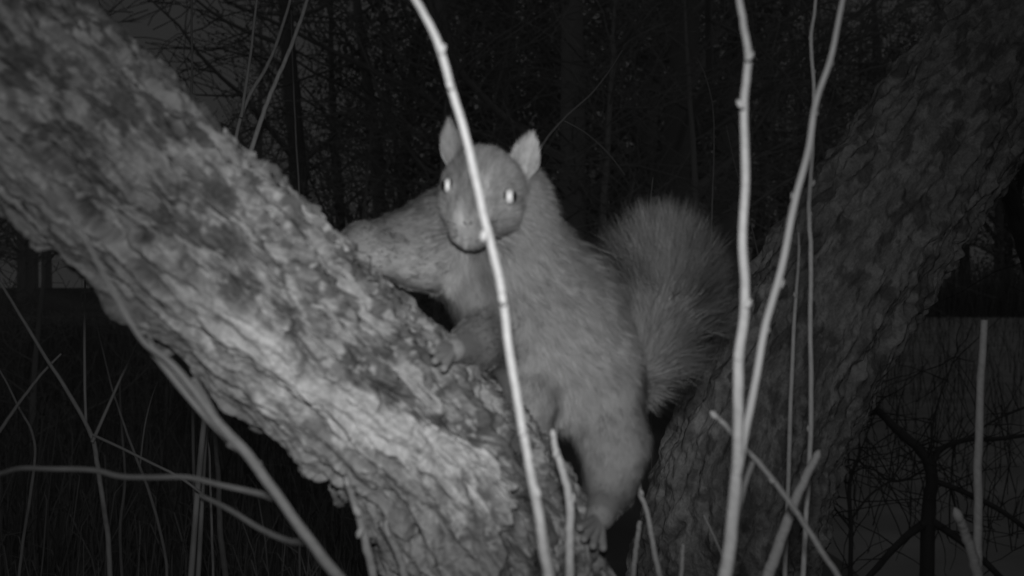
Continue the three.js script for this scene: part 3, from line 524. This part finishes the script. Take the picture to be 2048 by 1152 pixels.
// withered leaves still hanging in some crowns
const leafGeo = (() => { const g = new THREE.BufferGeometry(); g.setAttribute('position', new THREE.Float32BufferAttribute([0, 0, 0, 0.5, 0.5, 0.12, 0, 1.1, 0, -0.5, 0.5, 0.1], 3)); g.setIndex([0, 1, 2, 0, 2, 3]); g.computeVertexNormals(); return g; })();
const leafMat = new THREE.MeshStandardMaterial({ roughness: 0.9, side: THREE.DoubleSide });
function leafyTree(label, px, d, H, w, count, seed, group) {
  const [x, z] = where(px, d), R = rng(seed), t = thing('leafy_tree', label, 'tree', V(x, groundHeight(x, z), z), group);
  const g = makeTree(seed, { H, r0: 0.12, levels: 2, first: 0.05, density: 1.1, spread: 1.1, tone: 0.42, min: 0.006 });
  part('trunk', g.trunk, woodMat, t); part('branches', g.crown, woodMat, t).userData.kind = 'stuff';
  const m = new THREE.InstancedMesh(leafGeo, leafMat, count), M = new THREE.Matrix4(), Q = new THREE.Quaternion(), e = new THREE.Euler(), c = new THREE.Color();
  const clumps = []; for (let k = 0; k < 150; k++) { const a = R() * 7, y = 0.25 + R() * H * 0.9, r = w * Math.sqrt(R()) * (0.7 + 0.3 * Math.sin(y * 2)); clumps.push([Math.cos(a) * r, y, Math.sin(a) * r, 0.12 + 0.28 * R()]); }
  for (let k = 0; k < count; k++) {
    const [cx, cy, cz, cr] = clumps[Math.floor(R() * clumps.length)], g3 = () => (R() + R() + R() - 1.5) * 1.2;
    Q.setFromEuler(e.set(R() * 6, R() * 6, R() * 6)); const s = 0.04 + 0.05 * R();
    m.setMatrixAt(k, M.compose(V(cx + cr * g3(), Math.max(0.05, cy + cr * g3()), cz + cr * g3()), Q, V(s, s, s))); const v = 0.28 + 0.30 * R(); m.setColorAt(k, c.setRGB(v, v, v));
  }
  m.name = 'crown'; m.userData.kind = 'stuff'; m.castShadow = m.receiveShadow = true; t.add(m); return t;
}
const leafySpots = [[520, 30, 8, 1.5, 2400], [680, 24, 8, 1.8, 3000], [800, 21, 8, 1.7, 4500], [900, 19, 7, 1.9, 7000], [990, 22, 8, 2.2, 8000], [1090, 17, 7, 1.9, 8000], [1230, 20, 8, 2.4, 9000], [1370, 18, 7, 2.0, 8000], [1500, 22, 8, 2.2, 8000], [1640, 60, 9, 2.6, 8000, 1.9], [1770, 66, 9, 2.6, 8000, 2.0], [1900, 60, 8, 2.4, 6000, 1.9], [2020, 66, 8, 2.2, 5000, 2.0]];
leafySpots.forEach(([px, d, H, w, n, sc = 1], k) => leafyTree(d > 50 ? 'tree full of withered leaves across the frozen pond' : n < 5000 ? 'thinly leaved withered tree with sky showing through' : 'densely leaved withered tree standing dark behind the bare trees', px, d, H, w, n, 300 + k, d > 50 ? 'withered trees across the pond' : n < 5000 ? 'thinly leaved withered trees' : 'densely leaved withered trees').scale.setScalar(sc));

{ // the far edge of the wood: one dark mass
  const R = rng(9), geo = mergeGeometries([kinds[0].trunk, kinds[0].crown]), n = 34, m = new THREE.InstancedMesh(geo, woodMat, n), M = new THREE.Matrix4(), Q = new THREE.Quaternion(); let k = 0;
  for (let i = 0; k < n && i < 1000; i++) {
    const d = 38 + 38 * R(), px = -500 + 3000 * R(); if (px < 700 && px > 250) continue; const [x, z] = where(px, d); if (x > -3 && d < 58) continue;
    Q.setFromAxisAngle(V(0, 1, 0), R() * 7); const s = 1.2 + 0.9 * R(); m.setMatrixAt(k++, M.compose(V(x, groundHeight(x, z) - 0.05, z), Q, V(s, s, s)));
  }
  m.count = k; m.name = 'distant_wood'; m.userData = { kind: 'stuff', label: 'distant bare wood beyond the pond', category: 'wood' }; m.castShadow = m.receiveShadow = true; scene.add(m);
}
function stalks(name, label, count, seed, place, geo, tones) {   // reeds and dead grass: nobody could count them
  const R = rng(seed), m = new THREE.InstancedMesh(geo, new THREE.MeshStandardMaterial({ roughness: 0.95, side: THREE.DoubleSide }), count), M = new THREE.Matrix4(), Q = new THREE.Quaternion(), e = new THREE.Euler(), c = new THREE.Color();
  for (let k = 0; k < count; k++) { const [x, z, h, w] = place(R); Q.setFromEuler(e.set((R() - 0.5) * 0.75, R() * 6.3, (R() - 0.5) * 0.75)); m.setMatrixAt(k, M.compose(V(x, groundHeight(x, z) - 0.02, z), Q, V(w, h, w))); const v = lerp(tones[0], tones[1], R()); m.setColorAt(k, c.setRGB(v, v, v)); }
  m.name = name; m.userData = { kind: 'stuff', label, category: 'grass' }; m.castShadow = m.receiveShadow = true; scene.add(m);
}
const reedGeo = (() => {   // a stalk 1 high, bent over at the top; x and z are in stalk radii
  const P = [], I = []; [[0, 0, 1], [0.4, 1, 0.85], [0.75, 6, 0.7], [0.93, 16, 0.55], [0.96, 30, 0.3]].forEach(([y, x, r], k) => { for (let s = 0; s < 3; s++) P.push(x + r * Math.cos(s * 2.0944), y, r * Math.sin(s * 2.0944)); if (k) for (let s = 0; s < 3; s++) { const a = (k - 1) * 3 + s, b = (k - 1) * 3 + (s + 1) % 3; I.push(a, a + 3, b, b, a + 3, b + 3); } });
  const g = new THREE.BufferGeometry(); g.setAttribute('position', new THREE.Float32BufferAttribute(P, 3)); g.setIndex(I); g.computeVertexNormals(); return g;
})();
const clump = (R, px0, px1, d0, d1) => { const d = lerp(d0, d1, R() ** 1.4), px = lerp(px0, px1, R()); return where(px, d); };
stalks('dead_grass', 'dead grass and stalks covering the left bank', 9000, 31, (R) => { const [x, z] = clump(R, -250, 900, 2.6, 26); return [x, z, 0.25 + 0.65 * R() * (0.5 + 0.5 * noise(x * 0.7, 1, z * 0.7)), 0.0022 + 0.002 * R()]; }, reedGeo, [0.16, 0.42]);
stalks('reeds', 'reeds along the far side of the frozen pond', 7000, 32, (R) => { const [x, z] = clump(R, 850, 2300, 47, 58); return [x, z, 0.9 + 1.5 * R(), 0.012 + 0.01 * R()]; }, reedGeo, [0.2, 0.45]);

stalks('pond_reeds', 'sparse dark reed stalks frozen into the pond', 1100, 33, (R) => { const d = 5.2 + 46 * R() ** 1.1, [x, z] = where(1640 + 520 * R(), d); return [x, z, 0.25 + 0.55 * R(), 0.0018 + 0.0022 * R() + d * 0.0001]; }, reedGeo, [0.08, 0.2]);

// the bare dark branches over the pond
function deadwood(label, list, tone, o) {
  const t = twig('dead_branch', label, list, tone, { category: 'branch', step: 0.03, sides: 6, thick: 0.72, ...o }), R = rng(twigSeed + 900), m = new Mesher();
  for (const l of [list, ...(o.branches ?? [])]) for (let k = 0; k < l.length - 1; k++) for (let i = 0; i < 5; i++) {   // fine side twigs
    const f = R(), p = at(lerp(l[k][0], l[k + 1][0], f), lerp(l[k][1], l[k + 1][1], f), lerp(l[k][2], l[k + 1][2], f)), d = V(R() - 0.5, R() - 0.45, R() - 0.5).normalize(), pts = [p.clone()], L = 0.1 + 0.25 * R();
    for (let j = 0; j < 5; j++) { d.add(V(R() - 0.5, R() - 0.5, R() - 0.5).multiplyScalar(0.55)).normalize(); p.addScaledVector(d, L / 5); pts.push(p.clone()); }
    m.tube(pts, pts.map((_, j) => 0.0024 * (1 - j / 8)), 4, tone * 0.9, false);
  }
  const g = part('twigs', m.geometry(t.position), twigMat, t); g.userData.kind = 'stuff'; return t;
}
deadwood('dark crooked dead branch standing out of the frozen pond', D([[1850, 1190, 46], [1855, 1040, 40], [1862, 940, 34], [1840, 900, 28], [1800, 865, 24], [1760, 825, 20], [1735, 805, 12]], 4.5, 4.5), 0.15, { branches: [
  D([[1862, 935, 18], [1880, 900, 16], [1930, 880, 14], [1990, 878, 13], [2070, 868, 10]], 4.5, 4.6), D([[1866, 960, 18], [1930, 985, 16], [2000, 1020, 16], [2070, 1070, 14]], 4.5, 4.4), D([[1856, 1040, 26], [1800, 1085, 20], [1690, 1210, 14]], 4.5, 4.4), D([[1860, 1040, 24], [1920, 1080, 20], [2060, 1210, 16]], 4.5, 4.4),
  D([[1855, 935, 8], [1810, 960, 7], [1775, 960, 6], [1740, 930, 4]], 4.5, 4.6), D([[1760, 825, 7], [1730, 780, 5], [1690, 740, 4]], 4.5, 4.6), D([[1930, 880, 7], [1990, 840, 6], [2060, 810, 5]], 4.6, 4.7), D([[1900, 970, 7], [1920, 1030, 6], [1990, 1060, 4]], 4.5, 4.5), D([[1860, 930, 6], [1870, 830, 5], [1900, 740, 4], [1920, 690, 3]], 4.5, 4.6)] });
deadwood('thin dark dead branch hanging over the pond edge', D([[1700, 1190, 14], [1702, 1060, 12], [1700, 960, 11], [1720, 900, 8], [1705, 840, 6], [1712, 760, 4]], 4.4, 4.4), 0.15, { branches: [D([[1702, 1040, 7], [1740, 990, 6], [1790, 950, 5], [1800, 890, 3]], 4.4, 4.5), D([[1704, 1060, 7], [1660, 1000, 5], [1640, 930, 3]], 4.4, 4.3), D([[1700, 960, 6], [1730, 880, 4], [1760, 800, 3]], 4.4, 4.5)] });
deadwood('dark crooked tree bough crossing the sky beside the leaning trunk', D([[2190, 720, 70], [2080, 560, 60], [2030, 420, 52], [2005, 350, 46], [1985, 310, 36], [1970, 280, 26], [1900, 180, 14]], 4.4, 4.4), 0.09, { branches: [D([[2028, 420, 20], [2050, 330, 18], [2060, 240, 14], [2080, 100, 10]], 4.4, 4.5)] });

// ------------------------------------------------------------------ the trail camera on its post, behind the lens
{
  const post = thing('fence_post', 'weathered round post that carries the trail camera', 'post', V(0, 0, 0.135));
  const pts = []; for (let k = 0; k <= 12; k++) pts.push(V(0, -0.2 + k * 0.12, 0.135));
  part('shaft', new Mesher().tube(pts, (k, a) => 0.05 * (1 + 0.04 * noise(Math.cos(a), Math.sin(a), k)), 20, 0.3).geometry(V(0, 0, 0.135)), woodMat, post);
  const tc = thing('trail_camera', 'dark plastic trail camera strapped to the post', 'camera', V(0, EYE, 0.05));
  const shell = part('shell', new RoundedBoxGeometry(0.11, 0.15, 0.06, 4, 0.01), grey(0.06, 0.6), tc); shell.position.set(0, 0.01, 0.005);
  const lens = part('lens', new THREE.CylinderGeometry(0.012, 0.012, 0.006, 24), grey(0.02, 0.1), tc); lens.rotation.x = Math.PI / 2; lens.position.set(0, 0, -0.027);
  const ledMat = new THREE.MeshStandardMaterial({ color: 0x222222, emissive: 0xffffff, emissiveIntensity: 0.4 });
  for (let i = 0; i < 6; i++) for (let j = 0; j < 3; j++) { const l = part('flash_led', new THREE.SphereGeometry(0.0025, 10, 8), ledMat, tc); l.position.set(-0.03 + i * 0.012, 0.045 + j * 0.011, -0.026); }
  const strap = part('strap', new THREE.TorusGeometry(0.056, 0.006, 8, 32), grey(0.08, 0.9), tc); strap.rotation.x = Math.PI / 2; strap.position.set(0, 0.01, 0.085);
}
renderer.render(scene, camera);
